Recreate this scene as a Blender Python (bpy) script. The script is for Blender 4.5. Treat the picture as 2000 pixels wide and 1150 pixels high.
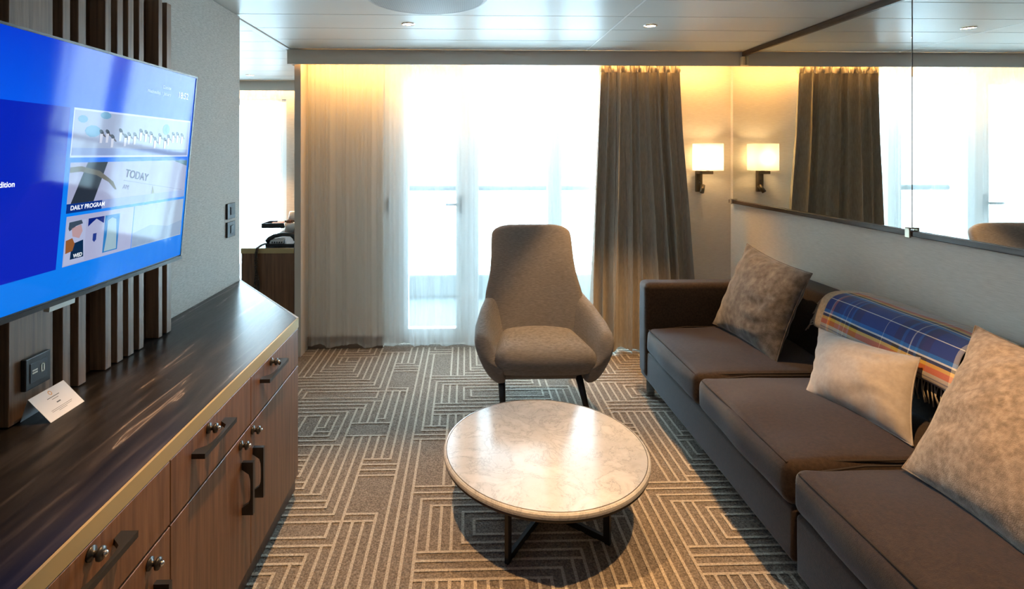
import bpy, bmesh, math, random
from mathutils import Vector, noise
random.seed(7)
for o in list(bpy.data.objects): bpy.data.objects.remove(o)
scn = bpy.context.scene
COL = scn.collection
R = math.radians

# ------------------------------------------------------------------ camera
cam = bpy.data.cameras.new('camera'); camo = bpy.data.objects.new('camera', cam); COL.objects.link(camo)
FPX = 1030.0; PXC, PYC = 938.0, 301.0
cam.sensor_fit = 'HORIZONTAL'; cam.sensor_width = 36.0; cam.lens = FPX / 2000 * 36
cam.shift_x = (1000 - PXC) / 2000; cam.shift_y = -(575 - PYC) / 2000
cam.clip_start = 0.02; cam.clip_end = 200
camo.location = (0, 0, 1.45); camo.rotation_euler = (R(90), 0, -math.atan(28 / FPX))
scn.camera = camo
# ------------------------------------------------------------------ world (white sea fog)
w = bpy.data.worlds.new('world'); scn.world = w; w.use_nodes = True
bg = w.node_tree.nodes['Background']; bg.inputs[0].default_value = (0.60, 0.83, 1.0, 1); bg.inputs[1].default_value = 14.0
# ------------------------------------------------------------------ view
scn.view_settings.view_transform = 'Standard'; scn.view_settings.look = 'None'
scn.view_settings.exposure = 0.95; scn.view_settings.gamma = 1.0; scn.view_settings.use_curve_mapping = False
WARM = (1.0, 0.56, 0.23)
SPOT_W = 74.0

def area(name, loc, rot, sx, sy, power, col, portal=False):
    l = bpy.data.lights.new(name, 'AREA'); l.shape = 'RECTANGLE'; l.size = sx; l.size_y = sy
    l.energy = power; l.color = col
    if portal: l.cycles.is_portal = True
    o = bpy.data.objects.new(name, l); COL.objects.link(o); o.location = loc; o.rotation_euler = rot
    return o
# window portals: they only guide sampling of the daylight coming through the glazing
area('window_portal', (0.33, 4.16, 1.08), (R(-90), 0, 0), 1.95, 2.2, 1, (1, 1, 1), True)
area('bedroom_window_portal', (-2.305, 5.72, 1.05), (R(-90), 0, 0), .95, 2.0, 1, (1, 1, 1), True)
# warm LED strips inside the two curtain pockets
area('cove_light', (0.40, 3.80, 2.165), (R(8), 0, 0), 3.15, 0.02, 14, (1.0, 0.51, 0.15))
area('bedroom_cove_light', (-2.6, 5.42, 2.165), (R(8), 0, 0), 2.6, 0.02, 11, (1.0, 0.55, 0.18))

# ------------------------------------------------------------------ helpers
def origin_of(o):
    v = Vector((0, 0, 0))
    while o is not None: v += o.location; o = o.parent
    return v
def obj(name, vf, m, parent=None, smooth=False):
    """vf=(verts,faces) in world coordinates -> one mesh object, a child of parent or with its origin at its own base"""
    V, Fc = vf[0], vf[1]
    me = bpy.data.meshes.new(name)
    if parent is not None:
        off = origin_of(parent); loc = Vector((0, 0, 0))
    else:
        xs = [p[0] for p in V]; ys = [p[1] for p in V]; zs = [p[2] for p in V]
        loc = Vector(((min(xs) + max(xs)) / 2, (min(ys) + max(ys)) / 2, min(zs))); off = loc
    me.from_pydata([(p[0] - off[0], p[1] - off[1], p[2] - off[2]) for p in V], [], Fc)
    me.update()
    if len(vf) > 2:
        uv = me.uv_layers.new(name='UVMap')
        for lp in me.loops: uv.data[lp.index].uv = vf[2][lp.vertex_index]
    if m is not None: me.materials.append(m)
    if smooth:
        me.polygons.foreach_set('use_smooth', [True] * len(me.polygons))
    o = bpy.data.objects.new(name, me); COL.objects.link(o)
    o.location = loc
    if parent is not None: o.parent = parent
    return o
def tag(o, label, cat, group=None):
    o['label'] = label; o['category'] = cat
    if group: o['group'] = group
    return o
def thing(name, loc, label, cat, group=None):
    o = bpy.data.objects.new(name, None); COL.objects.link(o); o.location = loc; o.empty_display_size = .1
    return tag(o, label, cat, group)
def struct(o, label=None):
    o['kind'] = 'structure'
    if label: o['label'] = label
    return o
def join(*ms):
    V = []; F = []
    for m in ms:
        n = len(V); V += list(m[0]); F += [tuple(i + n for i in f) for f in m[1]]
    return V, F
def box(x0, x1, y0, y1, z0, z1):
    V = [(x0, y0, z0), (x1, y0, z0), (x1, y1, z0), (x0, y1, z0), (x0, y0, z1), (x1, y0, z1), (x1, y1, z1), (x0, y1, z1)]
    return V, [(0, 3, 2, 1), (4, 5, 6, 7), (0, 1, 5, 4), (1, 2, 6, 5), (2, 3, 7, 6), (3, 0, 4, 7)]
def bbox(x0, x1, y0, y1, z0, z1, b=.003, seg=2):
    bm = bmesh.new(); V, F = box(x0, x1, y0, y1, z0, z1)
    vs = [bm.verts.new(p) for p in V]
    for f in F: bm.faces.new([vs[i] for i in f])
    b = min(b, .49 * min(x1 - x0, y1 - y0, z1 - z0))
    bmesh.ops.bevel(bm, geom=list(bm.edges), offset=b, segments=seg, profile=.5, affect='EDGES')
    return grab(bm)
def grab(bm):
    bm.verts.index_update()
    r = [tuple(v.co) for v in bm.verts], [tuple(v.index for v in f.verts) for f in bm.faces]
    bm.free(); return r
def prism(poly, z0, z1):
    n = len(poly)
    V = [(x, y, z0) for x, y in poly] + [(x, y, z1) for x, y in poly]
    F = [tuple(range(n - 1, -1, -1)), tuple(range(n, 2 * n))] + [(i, (i + 1) % n, n + (i + 1) % n, n + i) for i in range(n)]
    return V, F
def xform(vf, f): return [f(*p) for p in vf[0]], vf[1]
def lathe(prof, cx, cy, n=32, cap0=True, cap1=True):
    V = []; F = []
    for r, z in prof:
        for k in range(n):
            a = 2 * math.pi * k / n; V.append((cx + r * math.cos(a), cy + r * math.sin(a), z))
    for i in range(len(prof) - 1):
        for k in range(n):
            F.append((i * n + k, i * n + (k + 1) % n, (i + 1) * n + (k + 1) % n, (i + 1) * n + k))
    if cap0: F.append(tuple(range(n - 1, -1, -1)))
    if cap1: F.append(tuple((len(prof) - 1) * n + k for k in range(n)))
    return V, F
def tube(pts, r, n=8):
    pts = [Vector(p) for p in pts]; V = []; F = []
    rr = r if isinstance(r, (list, tuple)) else [r] * len(pts)
    up = Vector((0, 0, 1))
    for i, p in enumerate(pts):
        t = (pts[min(i + 1, len(pts) - 1)] - pts[max(i - 1, 0)]).normalized()
        a = t.cross(up)
        if a.length < 1e-3: a = t.cross(Vector((1, 0, 0)))
        a.normalize(); b = t.cross(a).normalized()
        for k in range(n):
            q = 2 * math.pi * k / n; V.append(tuple(p + (a * math.cos(q) + b * math.sin(q)) * rr[i]))
    for i in range(len(pts) - 1):
        for k in range(n): F.append((i * n + k, i * n + (k + 1) % n, (i + 1) * n + (k + 1) % n, (i + 1) * n + k))
    F.append(tuple(range(n - 1, -1, -1))); F.append(tuple((len(pts) - 1) * n + k for k in range(n)))
    return V, F
def grid(fn, nu, nv, closed_u=False):
    V = [fn(i / (nu if closed_u else nu - 1), j / (nv - 1)) for j in range(nv) for i in range(nu)]
    F = []
    for j in range(nv - 1):
        for i in range(nu if closed_u else nu - 1):
            F.append((j * nu + i, j * nu + (i + 1) % nu, (j + 1) * nu + (i + 1) % nu, (j + 1) * nu + i))
    return V, F
def soft(x0, x1, y0, y1, z0, z1, r, n=(8, 8, 4), bulge=(0, 0, 0), nz=0.0, nsc=5.0, seed=0.0):
    """a rounded, padded block: bulge pushes the x / y / z faces out, nz adds fabric unevenness"""
    c = Vector(((x0 + x1) / 2, (y0 + y1) / 2, (z0 + z1) / 2)); h = Vector(((x1 - x0) / 2, (y1 - y0) / 2, (z1 - z0) / 2))
    r = min(r, h.x * .98, h.y * .98, h.z * .98)
    def ax(hh, m):
        e = [hh - r + r * math.tan(math.radians(a)) for a in (15, 30, 45)]
        inner = [-(hh - r) + 2 * (hh - r) * k / m for k in range(m + 1)]
        return [-q for q in reversed(e)] + inner + e
    A = [ax(h[i], n[i]) for i in range(3)]
    bm = bmesh.new(); cache = {}
    def vert(p):
        key = tuple(round(q, 5) for q in p)
        if key in cache: return cache[key]
        inn = Vector([max(-(h[i] - r), min(h[i] - r, p[i])) for i in range(3)])
        d = Vector(p) - inn
        q = inn + d.normalized() * r if d.length > 1e-9 else Vector(p)
        u = [q[i] / h[i] for i in range(3)]
        s = [1 - u[i] ** 2 if abs(u[i]) < 1 else 0 for i in range(3)]
        q = Vector((q.x + bulge[0] * u[0] * s[1] * s[2], q.y + bulge[1] * u[1] * s[0] * s[2], q.z + bulge[2] * u[2] * s[0] * s[1]))
        if nz:
            t = noise.noise_vector(Vector((q.x * nsc + seed, q.y * nsc, q.z * nsc)))
            q += t * nz
        v = bm.verts.new(q + c); cache[key] = v; return v
    for a in range(3):
        b, d = (a + 1) % 3, (a + 2) % 3
        for sgn in (-1, 1):
            for i in range(len(A[b]) - 1):
                for j in range(len(A[d]) - 1):
                    qs = []
                    for bi, dj in ((i, j), (i + 1, j), (i + 1, j + 1), (i, j + 1)):
                        p = [0, 0, 0]; p[a] = sgn * h[a]; p[b] = A[b][bi]; p[d] = A[d][dj]; qs.append(vert(p))
                    if sgn < 0: qs.reverse()
                    if len(set(qs)) == 4: bm.faces.new(qs)
    return grab(bm)
def subsurf(o, lv=2):
    s = o.modifiers.new('subsurf', 'SUBSURF'); s.levels = lv; s.render_levels = lv
def text_mesh(body, size, fn, align='LEFT', weight=0.0):
    """flat lettering as a mesh; fn maps the text plane (a, b) to a world point"""
    cu = bpy.data.curves.new('t', 'FONT'); cu.body = body; cu.size = size; cu.align_x = align; cu.offset = weight
    o = bpy.data.objects.new('t', cu); COL.objects.link(o)
    dg = bpy.context.evaluated_depsgraph_get(); me = bpy.data.meshes.new_from_object(o.evaluated_get(dg))
    V = [fn(v.co.x, v.co.y) for v in me.vertices]; F = [tuple(p.vertices) for p in me.polygons]
    bpy.data.objects.remove(o); bpy.data.curves.remove(cu); bpy.data.meshes.remove(me)
    return V, F

# ------------------------------------------------------------------ materials
def nodes(name):
    m = bpy.data.materials.new(name); m.use_nodes = True
    nt = m.node_tree; return m, nt, nt.nodes['Principled BSDF']
def mat(name, col, rough=.5, metal=0.0, spec=.5, sheen=0.0, coat=0.0, emit=None, es=0.0):
    m, nt, b = nodes(name)
    b.inputs['Base Color'].default_value = (*col, 1); b.inputs['Roughness'].default_value = rough
    b.inputs['Metallic'].default_value = metal; b.inputs['Specular IOR Level'].default_value = spec
    b.inputs['Sheen Weight'].default_value = sheen; b.inputs['Coat Weight'].default_value = coat
    if sheen: b.inputs['Sheen Roughness'].default_value = .4
    if emit: b.inputs['Emission Color'].default_value = (*emit, 1); b.inputs['Emission Strength'].default_value = es
    return m
def tex(nt, scale, kind='noise', detail=3, vec=None, coord='Object', sc=(1, 1, 1), **kw):
    tc = nt.nodes.new('ShaderNodeTexCoord'); mp = nt.nodes.new('ShaderNodeMapping'); mp.inputs['Scale'].default_value = sc
    nt.links.new(tc.outputs[coord], mp.inputs['Vector'])
    t = nt.nodes.new({'noise': 'ShaderNodeTexNoise', 'wave': 'ShaderNodeTexWave', 'voronoi': 'ShaderNodeTexVoronoi'}[kind])
    t.inputs['Scale'].default_value = scale
    if 'Detail' in t.inputs: t.inputs['Detail'].default_value = detail
    for k, v in kw.items(): t.inputs[k].default_value = v
    nt.links.new(mp.outputs[0], t.inputs['Vector']); return t
def ramp(nt, src, stops, interp='LINEAR'):
    r = nt.nodes.new('ShaderNodeValToRGB'); e = r.color_ramp.elements; r.color_ramp.interpolation = interp
    while len(e) > 1: e.remove(e[0])
    e[0].position = stops[0][0]; e[0].color = (*stops[0][1], 1)
    for p, c in stops[1:]:
        n = e.new(p); n.color = (*c, 1)
    nt.links.new(src, r.inputs[0]); return r
def bump(nt, b, src, dist, strength=1.0):
    n = nt.nodes.new('ShaderNodeBump'); n.inputs['Distance'].default_value = dist; n.inputs['Strength'].default_value = strength
    nt.links.new(src, n.inputs['Height']); nt.links.new(n.outputs[0], b.inputs['Normal']); return n
def cloth(name, c0, c1, scale=60, sc=(1, 1, 1), rough=.9, sheen=.25, fine=.0006, big=None, tint=(1, 1, 1)):
    m, nt, b = nodes(name); b.inputs['Roughness'].default_value = rough; b.inputs['Specular IOR Level'].default_value = .2
    b.inputs['Sheen Weight'].default_value = sheen; b.inputs['Sheen Roughness'].default_value = .45
    b.inputs['Sheen Tint'].default_value = (*tint, 1)
    t = tex(nt, scale, sc=sc, detail=4)
    r = ramp(nt, t.outputs[0], [(.3, c0), (.7, c1)])
    if big:
        t2 = tex(nt, big[0], detail=4); r2 = ramp(nt, t2.outputs[0], [(.38, (big[1],) * 3), (.62, (1, 1, 1))])
        mx = nt.nodes.new('ShaderNodeMix'); mx.data_type = 'RGBA'; mx.blend_type = 'MULTIPLY'; mx.inputs[0].default_value = 1
        nt.links.new(r.outputs[0], mx.inputs[6]); nt.links.new(r2.outputs[0], mx.inputs[7]); nt.links.new(mx.outputs[2], b.inputs['Base Color'])
    else: nt.links.new(r.outputs[0], b.inputs['Base Color'])
    t3 = tex(nt, scale * 6, sc=sc, detail=2); bump(nt, b, t3.outputs[0], fine)
    return m
def wood(name, c0, c1, c2, sc=(30, 30, 1.2), rough=.42):
    m, nt, b = nodes(name); b.inputs['Roughness'].default_value = rough
    t = tex(nt, 3.0, sc=sc, detail=6); r = ramp(nt, t.outputs[0], [(.3, c0), (.5, c1), (.72, c2)])
    nt.links.new(r.outputs[0], b.inputs['Base Color']); t3 = tex(nt, 14, sc=sc, detail=3); bump(nt, b, t3.outputs[0], .0003)
    return m
M = {}
M['walnut'] = wood('walnut', (.085, .036, .014), (.145, .066, .028), (.20, .098, .045))
M['walnut_dark'] = wood('walnut_slat', (.13, .078, .048), (.20, .125, .08), (.27, .18, .12))
M['wood_back'] = wood('dark_back_panel', (.045, .020, .010), (.075, .035, .017), (.10, .05, .026))
M['trim_wood'] = wood('trim_wood', (.035, .02, .012), (.06, .035, .02), (.09, .055, .035), sc=(30, 1.2, 30))
M['gap'] = mat('dark_gap', (.01, .008, .006), .9)
M['gold'] = mat('brass_edge', (.42, .33, .16), .45, metal=.35)
M['black'] = mat('black_metal', (.012, .012, .013), .35)
M['black_plastic'] = mat('black_plastic', (.015, .016, .018), .4)
M['chrome'] = mat('chrome', (.55, .55, .55), .18, metal=1)
M['bronze'] = mat('dark_bronze', (.10, .075, .045), .4, metal=.6)
M['white'] = mat('white_paint', (.78, .80, .80), .4)
M['offwhite'] = mat('off_white', (.72, .70, .66), .5)
M['ceil'] = mat('ceiling_metal', (.60, .62, .60), .36, spec=.06)
M['ceil_gap'] = mat('ceiling_gap', (.12, .12, .11), .8)
M['valance'] = mat('valance_board', (.66, .63, .58), .6)
M['mirror'] = mat('mirror_glass', (.80, .82, .80), 0.0, metal=1)
M['balcony'] = mat('balcony_deck', (.13, .14, .145), .8)
def m_wallpaper(name, c0, c1, sc):
    m, nt, b = nodes(name); b.inputs['Roughness'].default_value = .75; b.inputs['Specular IOR Level'].default_value = .25
    t = tex(nt, 8, sc=sc, detail=5); r = ramp(nt, t.outputs[0], [(.3, c0), (.7, c1)]); nt.links.new(r.outputs[0], b.inputs['Base Color'])
    bump(nt, b, t.outputs[0], .0008); return m
M['paper'] = m_wallpaper('wallpaper', (.62, .565, .495), (.74, .68, .605), (3, 3, 60))
M['paper_dark'] = m_wallpaper('grey_wallpaper', (.36, .34, .31), (.56, .54, .50), (3, 6, 60))
M['plain'] = mat('plain_wall', (.55, .50, .44), .7)
def m_carpet(name, cols, sc=170):
    m, nt, b = nodes(name); b.inputs['Roughness'].default_value = 1.0; b.inputs['Specular IOR Level'].default_value = .05
    t = tex(nt, sc, detail=2); r = ramp(nt, t.outputs[0], [(.30, cols[0]), (.5, cols[1]), (.70, cols[2])]); nt.links.new(r.outputs[0], b.inputs['Base Color'])
    t2 = tex(nt, sc * .8, detail=2); bump(nt, b, t2.outputs[0], .004); return m
M['carpet'] = m_carpet('taupe_carpet', ((.11, .092, .075), (.195, .165, .137), (.29, .25, .21)))
M['carpet_line'] = m_carpet('carpet_line', ((.30, .26, .21), (.42, .37, .30), (.52, .465, .39)))
def m_top():
    m, nt, b = nodes('dark_stone_laminate'); b.inputs['Roughness'].default_value = .33; b.inputs['Specular IOR Level'].default_value = .35
    t = tex(nt, 3.0, sc=(11, 1.0, 11), detail=10, Distortion=.7)
    r = ramp(nt, t.outputs[0], [(.30, (.008, .007, .0065)), (.52, (.020, .017, .015)), (.60, (.035, .030, .027)), (.645, (.05, .045, .04)), (.672, (.22, .19, .17)), (.69, (.06, .05, .045))])
    nt.links.new(r.outputs[0], b.inputs['Base Color'])
    t2 = tex(nt, 40, sc=(6, 1, 6), detail=3); rr = ramp(nt, t2.outputs[0], [(.3, (.30,) * 3), (.7, (.35,) * 3)]); nt.links.new(rr.outputs[0], b.inputs['Roughness'])
    return m
M['top'] = m_top()
def m_marble():
    m, nt, b = nodes('white_marble'); b.inputs['Roughness'].default_value = .14; b.inputs['Specular IOR Level'].default_value = .14
    t = tex(nt, 7, detail=12, Distortion=.6, Roughness=.68); t2 = tex(nt, 26, detail=8, Distortion=.8)
    r = ramp(nt, t.outputs[0], [(.40, (.49, .50, .51)), (.487, (.475, .485, .495)), (.50, (.33, .34, .36)), (.510, (.475, .485, .495)), (.60, (.54, .55, .56))])
    r2 = ramp(nt, t2.outputs[0], [(.30, (.80, .80, .80)), (.5, (1, 1, 1)), (.505, (.82, .82, .82)), (.53, (1, 1, 1))])
    mx = nt.nodes.new('ShaderNodeMix'); mx.data_type = 'RGBA'; mx.blend_type = 'MULTIPLY'; mx.inputs[0].default_value = .55
    nt.links.new(r.outputs[0], mx.inputs[6]); nt.links.new(r2.outputs[0], mx.inputs[7]); nt.links.new(mx.outputs[2], b.inputs['Base Color']); return m
M['marble'] = m_marble()
M['sofa'] = cloth('brown_sofa_wool', (.019, .0105, .006), (.041, .024, .0135), 90, rough=.7, sheen=.30, fine=.0010, tint=(.70, .85, 1.0))
M['chair'] = cloth('taupe_chair_weave', (.165, .154, .146), (.285, .267, .252), 45, sc=(1, 1, 12), sheen=.15, fine=.0006)
M['velvet'] = cloth('grey_brown_velvet', (.075, .064, .055), (.165, .145, .127), 38, sheen=.45, fine=.0012, big=(20, .72))
M['velvet_light'] = cloth('mottled_taupe_velvet', (.20, .155, .12), (.33, .27, .215), 60, sheen=.4, fine=.0012, big=(30, .78))
M['satin'] = cloth('pale_grey_velvet', (.31, .28, .255), (.37, .335, .31), 60, sheen=.4, rough=.7, fine=.0003)
M['drape'] = cloth('taupe_drape', (.38, .345, .285), (.49, .445, .37), 120, sc=(1, 1, .2), sheen=.25, rough=.55, fine=.0003)
def m_sheer():
    m, nt, b = nodes('white_voile'); nt.nodes.remove(b); out = nt.nodes['Material Output']
    tr = nt.nodes.new('ShaderNodeBsdfTransparent'); tl = nt.nodes.new('ShaderNodeBsdfTranslucent'); df = nt.nodes.new('ShaderNodeBsdfDiffuse')
    tr.inputs[0].default_value = (.95, .97, .98, 1); tl.inputs[0].default_value = (.88, .90, .91, 1); df.inputs[0].default_value = (.93, .92, .90, 1)
    a = nt.nodes.new('ShaderNodeMixShader'); a.inputs[0].default_value = .75; nt.links.new(tl.outputs[0], a.inputs[1]); nt.links.new(df.outputs[0], a.inputs[2])
    c = nt.nodes.new('ShaderNodeMixShader'); c.inputs[0].default_value = .27; nt.links.new(tr.outputs[0], c.inputs[1]); nt.links.new(a.outputs[0], c.inputs[2])
    nt.links.new(c.outputs[0], out.inputs[0]); return m
M['sheer'] = m_sheer()
def m_glass():
    m, nt, b = nodes('window_glass'); nt.nodes.remove(b); out = nt.nodes['Material Output']
    tr = nt.nodes.new('ShaderNodeBsdfTransparent'); gl = nt.nodes.new('ShaderNodeBsdfGlossy'); gl.inputs['Roughness'].default_value = 0
    tr.inputs[0].default_value = (.94, .97, .97, 1)
    c = nt.nodes.new('ShaderNodeMixShader'); c.inputs[0].default_value = .06; nt.links.new(tr.outputs[0], c.inputs[1]); nt.links.new(gl.outputs[0], c.inputs[2])
    nt.links.new(c.outputs[0], out.inputs[0]); return m
M['glass'] = m_glass()
def screen(name, col, s=1.0):
    return mat(name, (.004, .004, .005), .06, spec=.16, emit=col, es=s * .7)

# ------------------------------------------------------------------ dimensions of the cabin
XR, XL = 2.02, -1.21       # side walls (mirror face 2.00)
YW, YB = 3.97, -2.2        # window wall, wall behind the camera
H = 2.19
BX, BY = -4.2, 5.52        # bedroom far corner

# ------------------------------------------------------------------ floor with woven line pattern
fl = struct(obj('floor', join(box(BX, XR + .1, YB, YW + .1, -.12, 0), box(BX, -1.2, YW + .1, BY + .1, -.12, 0)), M['carpet']), 'taupe carpet woven with a pale maze of stepped lines')
TILE = """ _ _ _ _ _ _ _|_| | | |       | | |_ _ _ _ _ _
 _ _ _ _ _ _ _ _ _| | |       | | |  _ _ _ _ _
 _ _ _ _ _ _ _ _ _| | |       | | | |  _ _ _ _
 _ _ _ _ _ _ _ _ _ _| |_ _ _  | | | | | | |  _
 _ _ _ _ _ _ _ _ _ _ _|_ _ _| | | | | | | | | 
|                   | | | | | | | | | | | | | 
|_ _ _ _ _ _ _ _ _ _| | | | | | | | | | | | | 
 _ _ _ _ _ _ _ _ _ _ _| | | | | | | | | | | |_
 _ _ _ _ _ _ _ _ _  | | | | | | | | |_|_|_|_ _
 _ _ _ _ _ _ _ _ _| | | | | | | | | |_ _ _ _ _
 _ _ _ _ _ _ _  | | | | | | | | | | |_ _ _ _ _
 _ _ _ _ _ _  | | | | | | | | | | | |_ _ _ _ _
| | |   | | | | | | | |_| | | | | | | | | | | 
| | |   | | | | |_|_|_|_ _| | | | | | | | | | 
| | |   |_| | | |         | | | | |_|_|_| | | 
| | |   |_ _| | |         | | | | |_ _ _| | | 
| | |_ _|_ _| | |_ _ _ _ _| | | |_ _ _ _| | | 
| |_|_ _ _ _ _| | | | | | | | | |_ _ _ _| | | 
| |_ _ _ _ _ _ _| | | | | | | | | |     | | | 
| | | |   | | | | | | | | | | | | |     | | | 
| | | |_ _| | | | | | | | | | | | |     | | | 
| | |_ _ _| | | | | | |_|_|_| | | |     | | | 
| |_ _ _ _| | | | | | |_ _ _ _| | |     | | | 
|_ _ _ _ _| | | | | | |_ _ _ _| | |     | | | 
|_ _ _ _ _| | | | | | |_ _ _ _| | |     | | | 
 _ _ _ _ _ _| | | | | |       | | |     | | |_
 _ _ _ _ _ _| | | | | |       | | |_ _ _|_|_|_""".split('\n')
NX, NY = 23, 27; PX, PY = .998 / 23, 1.14425 / 27; X0, Y0 = .03146, .01695
def tv_(i, j): return TILE[NY - 1 - j % NY].ljust(2 * NX)[2 * (i % NX)] == '|'
def th_(i, j): return TILE[NY - 1 - j % NY].ljust(2 * NX)[2 * (i % NX) + 1] == '_'
V = []; F = []
def strip(x0, x1, y0, y1, z=.0025):
    n = len(V)
    V.extend([(x0, y0, z), (x1, y0, z), (x1, y1, z), (x0, y1, z)]); F.append((n, n + 1, n + 2, n + 3))
HW = .0058
i0, i1 = -29, 46; j0, j1 = -20, 93
for i in range(i0, i1):
    j = j0
    while j < j1:
        if tv_(i, j):
            k = j
            while k < j1 and tv_(i, k): k += 1
            x = X0 + i * PX
            if BX < x < XR: strip(x - HW, x + HW, Y0 + j * PY - HW, min(Y0 + k * PY + HW, YW - .01), .0029)
            j = k
        else: j += 1
for j in range(j0, j1):
    i = i0
    while i < i1:
        if th_(i, j):
            k = i
            while k < i1 and th_(k, j): k += 1
            y = Y0 + j * PY
            if y < YW - .02: strip(X0 + i * PX - HW, min(X0 + k * PX + HW, XR), y - HW, y + HW)
            i = k
        else: i += 1
cl = obj('woven_line', (V, F), M['carpet_line'], fl); cl['kind'] = 'stuff'; cl['label'] = 'pale woven lines of the carpet'

# ------------------------------------------------------------------ ceiling of lacquered metal planks
ce = struct(obj('ceiling', join(box(BX, XR + .1, YB, YW + .15, H + .012, H + .1), box(BX, -1.2, YW + .15, BY + .1, H + .012, H + .1)), M['ceil_gap']), 'white lacquered metal plank ceiling')
rows = []; y = 3.730
while y > YB: rows.append((y - .3045, y)); y -= .3055
for (x0, x1) in ((-1.228, .856), (.866, 2.0)):
    for (a, b) in rows: obj('ceiling_panel', bbox(x0, x1, max(a, YB + .01) + .0015, b - .0015, H, H + .012, .0015, 1), M['ceil'], ce)
y = 5.345
while y > 1.8:
    obj('ceiling_panel', bbox(BX + .01, -1.275, max(y - .3045, 1.81), y - .0015, H, H + .012, .0015, 1), M['ceil'], ce); y -= .3055
obj('joint_strip', box(.856, .866, YB + .01, 3.735, H - .001, H + .012), M['white'], ce)
obj('wall_head_track', join(box(-1.275, -1.236, YB + .01, 3.74, H - .004, H + .012)), M['offwhite'], ce)
obj('shadow_gap', box(-1.26, 2.0, 3.732, 3.75, H + .004, H + .012), M['gap'], ce)

# ------------------------------------------------------------------ walls
struct(obj('wall_right', box(XR, XR + .1, YB, YW + .15, 0, H + .02), M['paper']), 'beige horizontal weave wallpaper behind the sofa')
struct(obj('wall_left', box(XL - .1, XL, YB, 2.855, 0, H - .004), M['paper_dark']), 'grey horizontal weave wallpaper wall beside the television')
struct(obj('wall_rear', box(BX, XR + .1, YB - .1, YB, 0, H + .02), M['plain']))
struct(obj('wall_bedroom_near', box(BX, XL - .1, 1.7, 1.8, 0, H + .02), M['plain']))
struct(obj('wall_bedroom_left', box(BX - .1, BX, YB, BY + .1, 0, H + .02), M['plain']))
WX0, WX1 = -.62, 1.30
struct(obj('wall_back', join(box(-1.178, WX0, YW, YW + .15, 0, H + .02), box(WX1, XR, YW, YW + .15, 0, H + .02), box(WX0, WX1, YW, YW + .15, 2.13, H + .02)), M['paper']), 'beige papered wall around the balcony window')
struct(obj('wall_partition', bbox(-1.225, -1.178, 3.80, BY + .15, 0, H - .004, .003), M['plain']), 'thin beige partition end between lounge and bedroom')
B0, B1 = -2.75, -1.86
struct(obj('wall_bedroom_window', join(box(BX, B0, BY, BY + .12, 0, H + .02), box(B1, -1.225, BY, BY + .12, 0, H + .02), box(B0, B1, BY, BY + .12, 2.02, H + .02), box(B0, B1, BY, BY + .12, 0, .1)), M['paper']), 'beige wall around the bedroom window')
struct(obj('baseboard_back', bbox(-1.178, WX0, YW - .014, YW, 0, .09, .003), mat('dark_skirting', (.13, .10, .08), .6)), 'dark low skirting below the sheer curtain')
struct(obj('trim_1', bbox(-1.26, 1.998, 3.752, 3.772, 2.086, H, .002), M['valance']), 'plain grey valance board hiding the curtain track')
struct(obj('trim_2', bbox(-1.26, -1.24, 3.772, 3.97, 2.086, H, .002), M['valance']), 'short return at the left end of the valance')
struct(obj('trim_3', bbox(BX, -1.226, 5.36, 5.38, 2.09, H, .002), M['valance']), 'grey valance board over the bedroom window')

# ------------------------------------------------------------------ balcony glazing
def frame(x0, x1, z0, z1, px0, px1, pz0, pz1, y0, y1):
    return join(bbox(x0, px0, y0, y1, z0, z1), bbox(px1, x1, y0, y1, z0, z1), bbox(px0, px1, y0, y1, pz1, z1), bbox(px0, px1, y0, y1, z0, pz0))
d1 = struct(obj('door_1', frame(-.615, .018, .02, 2.125, -.435, -.075, .13, 1.99, 4.0, 4.06), M['white']), 'white framed balcony door behind the sheer curtain')
obj('pane', box(-.437, -.073, 4.025, 4.033, .128, 1.992), M['glass'], d1)
obj('lever_handle', join(bbox(-.055, -.025, 3.985, 4.0, 1.0, 1.14, .004), bbox(-.155, -.03, 3.955, 3.97, 1.062, 1.082, .006), bbox(-.05, -.03, 3.955, 3.99, 1.062, 1.082, .004)), mat('satin_steel', (.45, .47, .48), .35, metal=.8), d1)
obj('hinge', bbox(-.597, -.577, 3.985, 4.0, 1.02, 1.12, .004), mat('satin_steel_hinge', (.35, .37, .38), .4, metal=.8), d1)
for n_, (a, b, c, d) in (('window_1', (.0182, .678, .097, .622)), ('window_2', (.6782, 1.295, .733, 1.24))):
    wd = struct(obj(n_, frame(a, b, .02, 2.125, c, d, .13, 2.052, 4.0, 4.06), M['white']), 'white framed fixed balcony window ' + ('next to the door' if n_ == 'window_1' else 'half hidden by the taupe drape'))
    obj('pane', box(c - .002, d + .002, 4.025, 4.033, .128, 2.054), M['glass'], wd)
wd = struct(obj('window_3', frame(B0 + .002, B1 - .002, .102, 2.018, B0 + .07, B1 - .07, .17, 1.96, 5.54, 5.60), M['white']), 'white framed bedroom window')
obj('mullion', bbox(-2.20, -2.15, 5.54, 5.60, .17, 1.96), M['white'], wd)
obj('pane', box(B0 + .07, B1 - .07, 5.565, 5.573, .17, 1.96), M['glass'], wd)
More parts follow.
